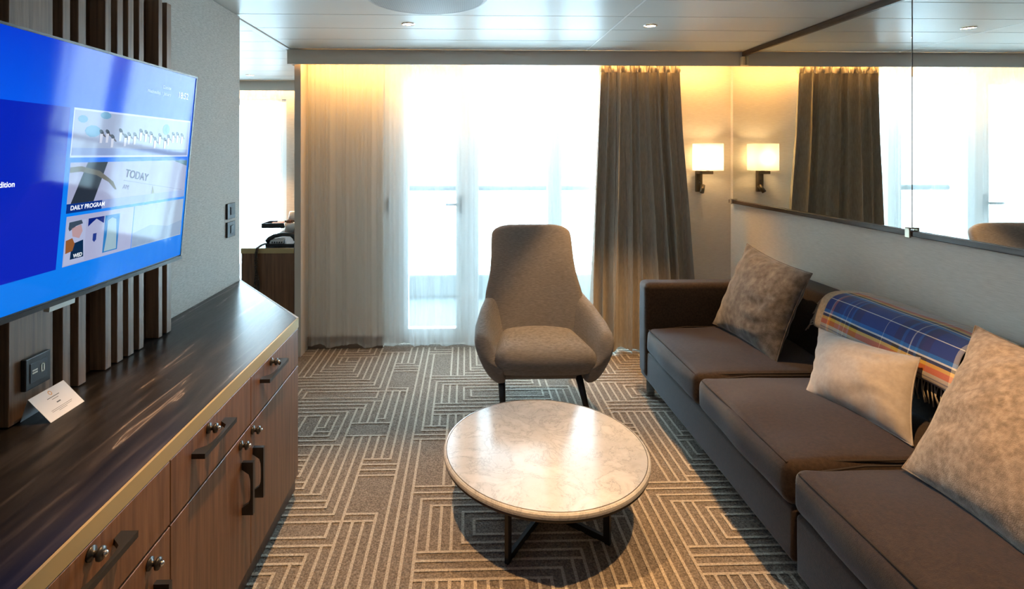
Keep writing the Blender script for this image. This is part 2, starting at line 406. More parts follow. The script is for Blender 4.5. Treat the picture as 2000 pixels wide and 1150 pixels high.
# balcony outside
struct(obj('balcony_floor', box(-1.17, 2.2, YW + .152, 5.6, -.12, -.01), M['balcony']), 'pale grey balcony deck')
rl = thing('balcony_railing', (.4, 5.45, 0), 'pale glazed balcony railing with a round top rail outside the window', 'railing')
obj('top_rail', tube([(-1.1, 5.45, 1.10), (2.2, 5.45, 1.10)], .030, 12), mat('grey_rail', (.11, .12, .125), .5), rl, True)
obj('glass_panel', box(-1.1, 2.2, 5.446, 5.454, .24, 1.03), M['glass'], rl)
obj('kerb', bbox(-1.15, 2.2, 5.40, 5.50, -.01, .215, .01), mat('grey_kerb', (.22, .235, .24), .7), rl)
for x in (-.9, .0, .9, 1.8): obj('rail_post', bbox(x - .02, x + .02, 5.43, 5.47, -.01, 1.08), M['white'], rl)
struct(obj('added_overhang', box(-1.17, 2.25, YW + .152, 5.65, 2.36, 2.42), M['white']), 'unseen white overhang added to even out the daylight on the balcony window')  # slab above the view, added to cut the glow at the window top
struct(obj('bedroom_balcony_floor', box(BX, -1.2, BY + .13, 7.1, -.12, -.01), M['balcony']), 'pale grey deck outside the bedroom')
struct(obj('bedroom_added_overhang', box(BX, -1.2, BY + .13, 7.1, 2.36, 2.42), M['white']), 'unseen white overhang added to dim the daylight entering the bedroom')  # unseen slab, added to hold back daylight where the bedroom gets too bright
struct(obj('balcony_side_screen', box(2.2, 2.25, YW + .152, 5.6, -.01, 2.3), M['white']))

# ------------------------------------------------------------------ curtains
def sheer_mesh(x0, x1, yc, z0, z1, seed, amp=.020, per=.15):
    n = int((x1 - x0) / .006); rows_ = 14
    def f(u, v):
        x = x0 + (x1 - x0) * u; z = z0 + (z1 - z0) * v
        q = noise.noise(Vector((x * 3.1 + seed, 0, .0))) * 1.6 + noise.noise(Vector((x * 9 + seed, 4, 0))) * .5
        ph = 2 * math.pi * x / per + q * 2 + .25 * noise.noise(Vector((x * 4, v * 1.2, seed)))
        fine = .0050 * math.sin(3.3 * ph + 2 * q + .6 * v) + .0016 * math.sin(7.7 * ph - q)
        big = math.sin(ph) * (amp * (1.0 - .45 * v)) + .012 * math.sin(.43 * ph + 1)
        hem = .008 * (math.sin(ph * .5 + q) + 1) * (1 - v) ** 8
        return (x + .004 * math.cos(ph), yc - big - fine, z + hem)
    return grid(f, n, rows_)
def sheer_hem(vf, n, h=.022):
    pass
sh = thing('sheer_curtain', (0, 3.885, .03), 'white floor-length sheer curtain across the balcony window of the lounge', 'curtain')
sm = sheer_mesh(-1.165, 1.0, 3.905, .035, 2.15, 1.0)
obj('voile_panel', sm, M['sheer'], sh, True)
nn = int((1.0 + 1.165) / .006)
hv = sm[0][:nn]
obj('hem', ([(p[0], p[1] - .0015, p[2] - .001) for p in hv] + [(p[0], p[1] - .0015, p[2] + .018) for p in hv], [(i, i + 1, nn + i + 1, nn + i) for i in range(nn - 1)]), M['sheer'], sh, True)
bs = obj('bedroom_sheer', sheer_mesh(-3.5, -1.88, 5.45, .03, 2.15, 9.0), M['sheer'], None, True)
tag(bs, 'white sheer curtain seen in the bedroom past the wall end', 'curtain'); bs.name = 'sheer_curtain'

def interp(tab, t):
    for (a, va), (b, vb) in zip(tab, tab[1:]):
        if t <= b: return va + (vb - va) * max(0, (t - a)) / (b - a)
    return tab[-1][1]
XLt = [(0, .870), (.25, .885), (.45, .905), (.75, .935), (1, .955)]
XRt = [(0, 1.700), (.25, 1.672), (.5, 1.630), (.75, 1.580), (.95, 1.556), (1, 1.55)]
NP = 8.5
pl = [random.uniform(-.35, .35) for _ in range(20)]; pa = [random.uniform(.6, 1.15) for _ in range(20)]
def drape_f(u, v):
    uu = u + .012 * math.sin(2 * math.pi * u * 3 + 1) + .006 * noise.noise(Vector((u * 5, v * 1.5, 3)))
    x = interp(XLt, v) + (interp(XRt, v) - interp(XLt, v)) * uu
    k = u * NP; i = int(k); fr = k - i
    off = pl[i] * (1 - fr) + pl[i + 1] * fr; am = pa[i] * (1 - fr) + pa[i + 1] * fr
    ph = 2 * math.pi * (k + off * .6 + .12 * math.sin(v * 2.2 + i))
    a = .052 * am * (1 - .35 * v)
    y = 3.822 - a * math.sin(ph) - .012 * math.sin(2.1 * ph + v * 3) * (1 - .4 * v)
    if v > .93:
        y += .010 * math.sin(ph * 3.3 + 6 * v) * (v - .93) / .07
    y += .006 * noise.noise(Vector((x * 9, v * 6, 2)))
    x += .014 * math.cos(ph)
    z = .018 + (2.115 - .018) * v + .008 * math.sin(ph * .5) * (1 - v) ** 6
    return (x, y, z)
dr = thing('drape', (1.28, 3.83, .018), 'heavy taupe pleated drape hanging to the floor beside the sofa', 'curtain')
obj('pleated_panel', grid(drape_f, 260, 40), M['drape'], dr, True)
obj('gathered_header', grid(lambda u, v: (lambda p: (p[0] + .004 * math.sin(u * 400), 3.812 - .016 * math.sin(u * 175) - .008 * math.sin(u * 91 + v * 5), 2.045 + .075 * v))(drape_f(u, .97)), 300, 6), M['drape'], dr, True)

# ------------------------------------------------------------------ wall mirror
for lb, y0, y1 in (('mirror panel in the far corner reflecting the drape and the wall lamp', 2.313, 3.90), ('nearer mirror panel above the sofa reflecting the armchair back', .55, 2.309)):
    mr = thing('wall_mirror', (2.0, (y0 + y1) / 2, 1.11), lb, 'mirror', 'mirror panels above the sofa')
    obj('mirror_glass', bbox(2.0, 2.012, y0, y1, 1.108, 2.155, .0015, 1), M['mirror'], mr)
    obj('polished_edge', box(1.9995, 2.0125, y0 - .0015, y0, 1.108, 2.155), mat('glass_edge', (.12, .14, .13), .3), mr)
struct(obj('trim_4', bbox(1.985, 2.02, .5, 3.935, 1.083, 1.108, .003), M['trim_wood']), 'dark wood ledge along the bottom of the mirrors')
struct(obj('trim_5', bbox(1.99, 2.02, .5, 3.752, 2.153, H - .001, .003), M['trim_wood']), 'dark wood batten along the top of the mirrors')
MET = mat('clip_metal', (.60, .52, .40), .35, metal=.8)
for y, z0, z1, lb in ((3.89, 1.078, 1.118, 'small metal mirror clip in the far corner on the dark ledge'), (2.311, 1.076, 1.122, 'metal mirror clip on the dark ledge at the joint of both panels'), (2.311, 2.145, 2.175, 'metal mirror clip at the top of the joint between both panels')):
    tag(obj('mirror_clip', join(bbox(1.976, 1.985, y - .013, y + .013, z0, z1, .002), bbox(1.976, 1.999, y - .013, y + .013, z1 - .006, z1, .002)), MET), lb, 'clip', 'mirror clips')
tag(obj('corner_bracket', join(bbox(1.975, 1.999, 3.715, 3.750, 2.085, 2.15, .006)), mat('ivory_plastic', (.75, .66, .45), .5)), 'ivory corner bracket below the dark batten at the valance end', 'bracket')

# ------------------------------------------------------------------ wall lamp beside the drape
sc = thing('wall_lamp', (1.79, 3.97, 1.15), 'lit bronze wall lamp with white fabric shade and small reading spot', 'wall lamp')
def shade(u, v):
    a = math.pi * 2 * u
    c, s = math.cos(a), math.sin(a); e = .35
    return (1.793 + .102 * math.copysign(abs(c) ** e, c), 3.862 + .066 * math.copysign(abs(s) ** .6, s), 1.330 + .197 * v)
def m_shade():
    m, nt, b = nodes('lit_white_shade'); nt.nodes.remove(b); out = nt.nodes['Material Output']
    tl = nt.nodes.new('ShaderNodeBsdfTranslucent'); df = nt.nodes.new('ShaderNodeBsdfDiffuse')
    tl.inputs[0].default_value = (.95, .93, .86, 1); df.inputs[0].default_value = (.85, .83, .78, 1)
    a = nt.nodes.new('ShaderNodeMixShader'); a.inputs[0].default_value = .4
    nt.links.new(tl.outputs[0], a.inputs[1]); nt.links.new(df.outputs[0], a.inputs[2]); nt.links.new(a.outputs[0], out.inputs[0]); return m
obj('lamp_shade', grid(shade, 48, 2, True), m_shade(), sc, True)
obj('bulb', lathe([(.0, 1.375), (.018, 1.385), (.026, 1.42), (.022, 1.45), (.0, 1.463)], 1.793, 3.862, 16, False, False), mat('lit_bulb', (1, 1, 1), .5, emit=(1.0, .72, .36), es=40), sc, True)
bp = obj('backplate', bbox(1.742, 1.79, 3.94, 3.968, 1.165, 1.325, .004), M['bronze'], sc)
for z in (1.232, 1.252): obj('switch_button', xform(lathe([(.006, 0), (.006, .006), (.004, .008)], 0, 0, 12), lambda a, b, c, z=z: (1.766 + a, 3.94 - c, z + b)), M['black'], bp)
obj('arm', join(bbox(1.742, 1.83, 3.85, 3.885, 1.302, 1.326, .003), bbox(1.742, 1.775, 3.86, 3.945, 1.302, 1.326, .003)), M['bronze'], sc)
obj('bulb_holder', lathe([(.014, 1.322), (.014, 1.376)], 1.793, 3.862, 12), M['bronze'], sc)
obj('reading_spot', tube([(1.785, 3.925, 1.215), (1.763, 3.895, 1.165)], .016, 14), M['bronze'], sc, True)
pt = bpy.data.lights.new('wall_lamp_light', 'POINT'); pt.energy = 5; pt.color = (1.0, .53, .17); pt.shadow_soft_size = .03
po = bpy.data.objects.new('wall_lamp_light', pt); COL.objects.link(po); po.location = (1.793 - sc.location.x, 3.862 - sc.location.y, 1.425 - sc.location.z); po.parent = sc

# ------------------------------------------------------------------ ceiling fittings
EM = mat('lit_lens', (1, 1, 1), .4, emit=(1.0, .80, .52), es=14)
def downlight(x, y, lb, power):
    d = thing('downlight', (x, y, H), lb, 'ceiling light', 'recessed ceiling downlights')
    obj('rim', lathe([(.030, H - .001), (.030, H - .006), (.037, H - .005), (.039, H - .0005)], x, y, 28, False, False), M['chrome'], d, True)
    obj('lens', lathe([(.030, H - .0025), (.0005, H - .0025)], x, y, 24, False, True), EM, d)
    l = bpy.data.lights.new('downlight_beam', 'SPOT'); l.energy = power; l.color = WARM; l.spot_size = R(64); l.spot_blend = .45; l.shadow_soft_size = .022
    o = bpy.data.objects.new('downlight_beam', l); COL.objects.link(o); o.location = (0, 0, -.012); o.parent = d
downlight(-.327, 3.005, 'small lit downlight in the ceiling left of centre, above the armchair area', SPOT_W * .12)
downlight(1.061, 3.005, 'small lit downlight in the ceiling above the arm of the sofa', SPOT_W)
downlight(-.327, 1.50, 'downlight in the ceiling above the sideboard side, out of the picture', SPOT_W * 1.35)
downlight(1.061, 1.50, 'downlight in the ceiling above the near sofa seat, out of the picture', SPOT_W * 1.35)
downlight(-.327, 0.0, 'downlight in the ceiling above the camera on the sideboard side, out of the picture', SPOT_W)
downlight(1.061, 0.0, 'downlight in the ceiling above the camera on the sofa side, out of the picture', SPOT_W)
downlight(-2.02, 4.99, 'small lit downlight in the bedroom ceiling beyond the wall end', SPOT_W)
def m_grille():
    m, nt, b = nodes('perforated_grille'); b.inputs['Roughness'].default_value = .5; b.inputs['Specular IOR Level'].default_value = .03
    t = tex(nt, 1.0, 'voronoi', sc=(95, 150, 1)); t.inputs['Randomness'].default_value = 0.0
    r = ramp(nt, t.outputs['Distance'], [(.28, (.02, .022, .022)), (.40, (.42, .44, .44))]); nt.links.new(r.outputs[0], b.inputs['Base Color']); return m
vt = thing('air_diffuser', (-.185, 2.482, H), 'round perforated grey air diffuser in the ceiling', 'ceiling vent')
obj('rim', lathe([(.288, H - .0005), (.288, H - .006), (.278, H - .012), (.268, H - .012)], -.185, 2.482, 64, False, False), mat('grille_rim', (.50, .52, .52), .5, spec=.05), vt, True)
obj('perforated_disc', lathe([(.270, H - .011), (.20, H - .016), (.10, H - .019), (.001, H - .020)], -.185, 2.482, 64, False, True), m_grille(), vt, True)

# ------------------------------------------------------------------ slatted feature panel behind the television
sp = thing('slatted_wall_panel', (-1.16, 1.3, .777), 'dark walnut panel with raised vertical slats behind the television', 'wall panel')
obj('back_board', box(-1.209, -1.168, .32, 2.038, .777, 2.02), M['wood_back'], sp)
SL = [(1.323, 1.462), (1.496, 1.525), (1.555, 1.587), (1.669, 1.697), (1.725, 1.755), (1.780, 1.810), (1.838, 1.866), (1.953, 1.978), (2.006, 2.037)]
SL += [(1.22, 1.25), (1.16, 1.19), (1.10, 1.13), (1.0, 1.03), (.94, .97), (.72, .86), (.62, .65), (.56, .59), (.46, .49), (.36, .39)]
for a, b in SL: obj('slat', bbox(-1.168, -1.12, a, b, .779, 2.018, .0015, 1), M['walnut_dark'], sp)

# ------------------------------------------------------------------ sideboard: worktop and cabinet units
wt = thing('worktop', (-.95, 1.3, .737), 'long dark stone-look worktop with a brass front edge under the television', 'worktop')
poly = [(-.697, .28), (-.697, 2.19), (-1.209, 2.853), (-1.209, .28)]
obj('slab', prism(poly, .737, .776), M['top'], wt)
obj('edge_strip', prism([(-.6965, .28), (-.690, .28), (-.690, 2.195), (-.6965, 2.19)], .737, .7755), M['gold'], wt)
dx, dy = -.512, .663
obj('end_strip', prism([(-.6965, 2.1905), (-.690, 2.196), (-1.205, 2.862), (-1.209, 2.854)], .737, .7765), M['offwhite'], wt)
def pull(a0, L, horizontal, c):
    """bow handle profile: straight outer bar, curved inner edge; a along the handle, b away from the front"""
    prof = [(0, 0), (0, .034), (L, .034), (L, 0), (L - .022, 0)]
    for k in range(9):
        t = k / 8; prof.append((L - .022 - (L - .044) * t, .026 * (1 - (2 * t - 1) ** 4) ** .6))
    prof.append((.022, 0))
    n = len(prof); V = []
    for s in (-.0065, .0065):
        for a, b in prof:
            V.append((-.690 + b, a0 + a, c + s) if horizontal else (-.690 + b, c + s, a0 + a))
    F = [tuple(range(n)), tuple(range(2 * n - 1, n - 1, -1))] + [(i, n + i, n + (i + 1) % n, (i + 1) % n) for i in range(n)]
    return V, F
def knob(y, z, par):
    f = lambda a, b, c: (-.690 + c, y + a, z + b)
    k = obj('lock_knob', xform(lathe([(.0135, 0), (.0135, .004), (.006, .006), (.006, .014), (.0125, .017), (.0125, .022), (.006, .025)], 0, 0, 18), f), M['black'], par, True)
    obj('chrome_tip', xform(lathe([(.006, .024), (.0055, .030), (.002, .032)], 0, 0, 12), f), M['chrome'], k, True)
units = [(1.712, 2.19, 'R0', 'far cabinet unit of the sideboard with a slanted end'), (1.251, 1.712, 'L', 'middle cabinet unit of the sideboard with paired door handle'), (.790, 1.251, 'L2', 'near cabinet unit of the sideboard cut by the photo edge'), (.33, .790, 'R', 'nearest cabinet unit of the sideboard, out of the picture')]
for a, b, kind, lb in units:
    cb = thing('cabinet', (-.95, (a + b) / 2, 0), lb, 'cabinet', 'sideboard cabinet units')
    if kind == 'R0': foot = [(-.708, a + .001), (-.708, b - .004), (-1.2, b + .63), (-1.2, a + .001)]; toe = [(-.738, a + .001), (-.738, 2.30), (-1.16, 2.80), (-1.16, a + .001)]
    else: foot = [(-.708, a + .001), (-.708, b - .001), (-1.2, b - .001), (-1.2, a + .001)]; toe = [(-.738, a + .001), (-.738, b - .001), (-1.16, b - .001), (-1.16, a + .001)]
    obj('body', prism(foot, .133, .736), M['walnut'], cb)
    obj('toe_kick', prism(toe, 0, .133), M['wood_back'], cb)
    dw = obj('drawer', bbox(-.708, -.690, a + .0015, b - .0015, .5875, .7345, .0012, 1), M['walnut'], cb)
    mid = (a + b) / 2; hy = mid - .06 if kind == 'R0' else mid - .05
    hy0 = {'R0': 1.785, 'L': 1.345, 'L2': .89, 'R': .43}[kind]
    obj('pull_handle', pull(hy0, .185, True, .690), M['black'], dw)
    knob({'R0': 1.886, 'L': 1.433, 'L2': .988, 'R': .52}[kind], .716, dw)
    do = obj('door', bbox(-.708, -.690, a + .0015, b - .0015, .135, .5815, .0012, 1), M['walnut'], cb)
    hz = a + .025 if kind in ('R0', 'R') else b - .06
    obj('pull_handle', pull(.338, .162, False, {'R0': 1.733, 'L': 1.650, 'L2': 1.19, 'R': .36}[kind]), M['black'], do)
    knob({'R0': 1.703, 'L': 1.634, 'L2': 1.168, 'R': .345}[kind] + (.022 if kind == 'R0' else 0), .558, do)

# ------------------------------------------------------------------ television
TB = Vector((-1.03, 1.93, 1.088)); TU = Vector((0, -1, 0)); TWv = Vector((.057, 0, .635)).normalized(); TN = TWv.cross(Vector((0, 1, 0))) * -1
if TN.x < 0: TN = -TN
def tvp(s, t, n=0.0): return tuple(TB + TU * s + TWv * t + TN * n)
TVH = .6376
def tvbox(s0, s1, t0, t1, n0, n1): return [tvp(a, b, c) for (a, b, c) in box(s0, s1, t0, t1, n0, n1)[0]], [tuple(reversed(f)) for f in box(0, 1, 0, 1, 0, 1)[1]]
tv = thing('television', (-1.09, 1.4, 1.08), 'large wall-mounted television tilted down showing a blue menu screen', 'television')
obj('housing', tvbox(-.004, 1.125, -.006, TVH + .004, -.028, -.0005), M['black_plastic'], tv)
obj('bezel', join(tvbox(-.006, 1.127, -.016, -.004, -.028, .004), tvbox(-.006, 0, -.01, TVH + .006, -.028, .002), tvbox(1.121, 1.127, -.01, TVH + .006, -.028, .002), tvbox(-.006, 1.127, TVH, TVH + .006, -.028, .002)), M['black'], tv)
obj('brand_tab', tvbox(.515, .60, -.028, -.016, -.01, .0045), mat('silver_tab', (.55, .6, .58), .4, metal=.3), tv)
obj('wall_bracket', box(-1.12, -1.075, 1.25, 1.50, 1.25, 1.55), M['black'], tv)
def m_screen():
    m, nt, b = nodes('screen_blue'); b.inputs['Base Color'].default_value = (.003, .003, .004, 1); b.inputs['Roughness'].default_value = .06; b.inputs['Specular IOR Level'].default_value = .16
    tc = nt.nodes.new('ShaderNodeTexCoord'); sx = nt.nodes.new('ShaderNodeSeparateXYZ'); nt.links.new(tc.outputs['Generated'], sx.inputs[0])
    r = ramp(nt, sx.outputs[2], [(0, (.0, .14, .62)), (.35, (.0, .16, .66)), (.75, (.0, .07, .62)), (1, (.0, .035, .50))])
    nt.links.new(r.outputs[0], b.inputs['Emission Color']); b.inputs['Emission Strength'].default_value = .7; return m
scr = obj('screen', tvbox(0, 1.121, 0, TVH, -.0004, .0), m_screen(), tv)
LAY = [0]
def ui(name, s0, s1, t0, t1, col, e=1.0, lift=1):
    return obj(name, tvbox(s1, s0, t0, t1, .0, .00025 * lift), screen('screen_' + name, col, e), scr)
def uipoly(name, pts, col, lift, e=1.0):
    return obj(name, ([tvp(s, t, .00025 * lift) for s, t in pts], [tuple(range(len(pts)))]), screen('screen_' + name, col, e), scr)
def uitext(body, s, t, size, col, lift=6, e=1.0, rot=0, weight=0.0):
    ca, sa = math.cos(rot), math.sin(rot)
    vf = text_mesh(body, size, lambda a, b: tvp(s - (a * ca - b * sa), t + (a * sa + b * ca), .00025 * lift), weight=weight)
    return obj('lettering', vf, screen('screen_letters', col, e), scr)
DB = (.0, .012, .36)
ui('feature_tile', 1.08, .586, .074, .481, DB)
uitext('Edition', .779, .291, .0175, (.75, .8, .9), 4, weight=.0004)
ui('banner_frame', .573, .012, .355, .482, (.40,.46,.66)); ui('banner_picture', .569, .017, .360, .477, (.24,.29,.42), lift=2)
ui('banner_caption', .569, .017, .360, .380, (.16, .22, .42), lift=3)
for s, t, a, b in ((.54, .455, .018, .010), (.455, .470, .022, .010), (.16, .445, .02, .018), (.50, .425, .03, .016)):
    uipoly('ice_patch', [(s + a * math.cos(q), t + b * math.sin(q)) for q in [k * math.pi / 5 for k in range(10)]], (.10, .26, .42), 3, .9)
rnd = random.Random(3)
for k in range(17):
    s = .47 - k * .0255 + rnd.uniform(-.006, .006); t = .423 + rnd.uniform(-.012, .012) + (.02 if k == 7 else 0)
    bird = [(s + .008 * math.cos(q) + .004 * math.sin(q), t + .007 * math.sin(q)) for q in [i * math.pi / 4 for i in range(8)]]
    uipoly('bird', bird, (.03, .045, .07), 4, .8)
    uipoly('bird_wing', [(s - .004, t), (s - .018, t - .012), (s - .016, t - .014), (s + .002, t - .005)], (.07, .06, .07), 4, .8)
    uipoly('bird_body', [(s + .006, t - .005), (s - .006, t - .005), (s - .004, t - .03), (s + .005, t - .03)], (.55, .58, .70), 5, .8)
ui('programme_tile', .569, .012, .212, .342, (.26,.28,.42))
uipoly('drink_glass', [(.508, .342), (.430, .342), (.475, .232), (.565, .212), (.566, .215)], (.020, .03, .05), 2, .7)
uipoly('pen', [(.569, .330), (.53, .332), (.46, .318), (.40, .285), (.383, .262), (.39, .262), (.42, .285), (.47, .306), (.53, .318), (.569, .316)], (.12, .11, .09), 3, .8)
uipoly('tile_corner', [(.10, .342), (.012, .342), (.012, .322)], (.05, .12, .16), 2)
uipoly('plant', [(.208, .262), (.197, .240), (.170, .228), (.212, .228)], (.16, .17, .12), 3)
ui('programme_caption', .569, .44, .212, .236, (.0, .02, .16), lift=4); ui('programme_caption_end', .44, .012, .212, .236, (.20, .25, .45), lift=4)
uitext('TODAY', .350, .297, .033, (.03, .05, .09), 5, 1, -.17, .0003); uitext('AM', .356, .262, .019, (.10, .13, .2), 5, 1, -.17)
uipoly('rule', [(.352, .287), (.03, .238), (.03, .2365), (.352, .2855)], (.15, .18, .28), 5)
uitext('DAILY PROGRAM', .557, .2195, .0165, (.75, .8, .9), 6, weight=.0003)
ui('magazine_tile', .565, .293, .075, .2035, (.28,.30,.45))
uipoly('cover_shade', [(.562, .190), (.494, .190), (.49, .078), (.562, .078)], (.30, .34, .50), 2)
uipoly('cover_cap', [(.555, .188), (.512, .190), (.506, .180), (.53, .176), (.552, .165), (.556, .172)], (.03, .05, .08), 3)
uipoly('cover_face', [(.545, .172), (.512, .178), (.505, .160), (.515, .142), (.54, .150)], (.34, .22, .24), 3)
uipoly('cover_dog', [(.562, .142), (.54, .146), (.53, .13), (.536, .112), (.56, .108)], (.20, .07, .02), 4)
uipoly('cover_coat', [(.54, .13), (.50, .136), (.494, .09), (.542, .09)], (.0, .015, .05), 3)
uipoly('cover_two', [(.486, .190), (.424, .190), (.424, .170), (.440, .178), (.455, .186), (.470, .178), (.486, .168)], (.0, .01, .14), 3)
uipoly('cover_two_mark', [(.464, .146), (.450, .146), (.450, .128), (.457, .122), (.464, .128)], (.01, .03, .18), 3)
uipoly('cover_three', [(.420, .190), (.357, .190), (.357, .085), (.420, .085)], (.0, .12, .36), 2)
uipoly('cover_three_figure', [(.408, .175), (.39, .182), (.372, .175), (.366, .13), (.362, .088), (.414, .088), (.408, .13)], (.22, .32, .38), 3)
uitext('WED', .532, .093, .014, (.7, .75, .8), 6, weight=.0003)
ui('travel_tile', .290, .012, .075, .2035, (.26,.32,.42)); uipoly('travel_wave', [(.288, .12), (.20, .135), (.10, .118), (.014, .128), (.014, .078), (.288, .078)], (.19,.26,.38), 2)
uitext('18:52', .108, .556, .030, (.65, .75, .95), 2); uitext('Wednesday, 1 January', .281, .556, .0145, (.5, .62, .9), 2); uitext('Outside', .20, .577, .0145, (.5, .62, .9), 2)

# ------------------------------------------------------------------ sockets, switches, tent card
so = thing('wall_socket', (-1.12, 1.397, .85), 'black socket plate with usb ports on the wide slat below the television', 'socket')
obj('plate', bbox(-1.12, -1.107, 1.357, 1.437, .851, .931, .002), M['black_plastic'], so)
obj('insert', bbox(-1.109, -1.1055, 1.370, 1.424, .866, .916, .001), mat('socket_insert', (.03, .035, .04), .5), so)
IV = mat('socket_white', (.75, .72, .62), .5)
for y, z, hh in ((1.384, .8965, .0018), (1.384, .890, .0018)): obj('usb_slot', box(-1.1055, -1.1048, y - .008, y + .008, z - hh, z + hh), IV, so)
obj('usb_port', join(box(-1.1055, -1.1048, 1.403, 1.4065, .883, .905), box(-1.1055, -1.1048, 1.4115, 1.415, .883, .905), box(-1.1055, -1.1048, 1.403, 1.415, .902, .905), box(-1.1055, -1.1048, 1.403, 1.415, .883, .886)), IV, so)
for z0, z1, lb in ((1.120, 1.199, 'upper black light switch near the end of the grey wall'), (1.027, 1.105, 'lower black light switch near the end of the grey wall')):
    sw = thing('light_switch', (-1.21, 2.735, z0), lb, 'light switch', 'pair of wall switches')
    obj('plate', bbox(-1.21, -1.200, 2.690, 2.780, z0, z1, .002), M['black_plastic'], sw)
    obj('rocker', bbox(-1.202, -1.196, 2.722, 2.752, z0 + .02, z1 - .02, .002), M['black'], sw)
tc_ = thing('tent_card', (-1.085, 1.40, .776), 'white folded tent card with small print on the dark worktop', 'card')
PAPER = mat('white_card', (.62, .62, .64), .35)
apex = .838
def fr(a, b, n=0): # a across 0..1, b up 0..1 on the front leaf
    y = 1.351 + .116 * a - .008 * b; return (-1.040 - .050 * b + n * .8, y, .7765 + (apex - .7765) * b + n * .6)
obj('front_leaf', ([fr(0, 0), fr(1, 0), fr(1, 1), fr(0, 1), fr(0, 0, -.0008), fr(1, 0, -.0008), fr(1, 1, -.0008), fr(0, 1, -.0008)], [(0, 1, 2, 3), (7, 6, 5, 4), (0, 4, 5, 1), (1, 5, 6, 2), (3, 2, 6, 7), (0, 3, 7, 4)]), PAPER, tc_)
A0, A1 = fr(0, 1), fr(1, 1)
obj('rear_leaf', ([A0, A1, (-1.118, 1.470, .7765), (-1.118, 1.355, .7765), (A0[0] - .001, A0[1], A0[2]), (A1[0] - .001, A1[1], A1[2]), (-1.119, 1.470, .7765), (-1.119, 1.355, .7765)], [(0, 1, 2, 3), (7, 6, 5, 4), (0, 4, 5, 1), (1, 5, 6, 2), (2, 6, 7, 3), (3, 7, 4, 0)]), PAPER, tc_)
INK = mat('grey_print', (.08, .08, .09), .6)
pr = [(.33, .67, .70, .022), (.42, .60, .62, .016), (.46, .57, .47, .04), (.2, .8, .30, .012), (.2, .76, .25, .012), (.36, .6, .20, .012)]
obj('small_print', join(*[([fr(a, b - h / 2, .0004), fr(c, b - h / 2, .0004), fr(c, b + h / 2, .0004), fr(a, b + h / 2, .0004)], [(0, 1, 2, 3)]) for a, c, b, h in pr]), INK, tc_)
rg = [];
for k in range(16):
    q = k * math.pi / 8; rg.append(fr(.5 + .045 * math.cos(q), .85 + .08 * math.sin(q), .0004)); rg.append(fr(.5 + .030 * math.cos(q), .85 + .055 * math.sin(q), .0004))
obj('orange_ring_emblem', (rg, [(2 * k, (2 * k + 2) % 32, (2 * k + 3) % 32, 2 * k + 1) for k in range(16)]), mat('orange_print', (.55, .27, .08), .6), tc_)

# ------------------------------------------------------------------ coffee table
TX, TY, TZ, TR = .320, 2.128, .270, .410
ct = thing('coffee_table', (TX, TY, 0), 'low round coffee table with white marble top and black crossed frame', 'coffee table')
obj('marble_top', lathe([(TR - .006, TZ - .024), (TR - .001, TZ - .020), (TR, TZ - .012), (TR - .001, TZ - .005), (TR - .006, TZ - .001), (TR - .012, TZ)], TX, TY, 96), M['marble'], ct, False)
obj('inlay_ring', lathe([(TR - .0135, TZ + .0003), (TR - .0135, TZ + .0008), (TR - .011, TZ + .0008), (TR - .011, TZ + .0003)], TX, TY, 96, False, False), M['bronze'], ct, True)
obj('metal_band', lathe([(TR - .004, TZ - .031), (TR - .004, TZ - .024), (TR - .02, TZ - .024), (TR - .02, TZ - .031)], TX, TY, 96, False, False), M['bronze'], ct, True)
def bar(p, q, w_, h_):
    p = Vector(p); q = Vector(q); t = (q - p).normalized(); s = t.cross(Vector((0, 0, 1)))
    if s.length < .01: s = Vector((1, 0, 0))
    s.normalize(); u = s.cross(t).normalized()
    V = [tuple(c + s * (a * w_ / 2) + u * (b * h_ / 2)) for c in (p, q) for a, b in ((-1, -1), (1, -1), (1, 1), (-1, 1))]
    return V, [(3, 2, 1, 0), (4, 5, 6, 7), (0, 1, 5, 4), (1, 2, 6, 5), (2, 3, 7, 6), (3, 0, 4, 7)]
L1 = Vector((.150 - TX, 1.872 - TY)); L2 = Vector((.526 - TX, 1.951 - TY))
for L in (L1, L2):
    a = Vector((TX, TY)) + L; b = Vector((TX, TY)) - L; dr_ = L.normalized()
    fr_ = obj('floor_bar', bar((a.x, a.y, .0125), (b.x, b.y, .0125), .014, .025), M['black'], ct)
    obj('top_bar', bar((a.x, a.y, TZ - .037), (b.x, b.y, TZ - .037), .014, .012), M['black'], ct)
    for e in (a, b):
        p, q = dr_ * .0125, Vector((-dr_.y, dr_.x)) * .0072
        poly = [tuple(e + p + q), tuple(e - p + q), tuple(e - p - q), tuple(e + p - q)]
        obj('leg', prism(poly, 0, TZ - .031), M['black'], ct)

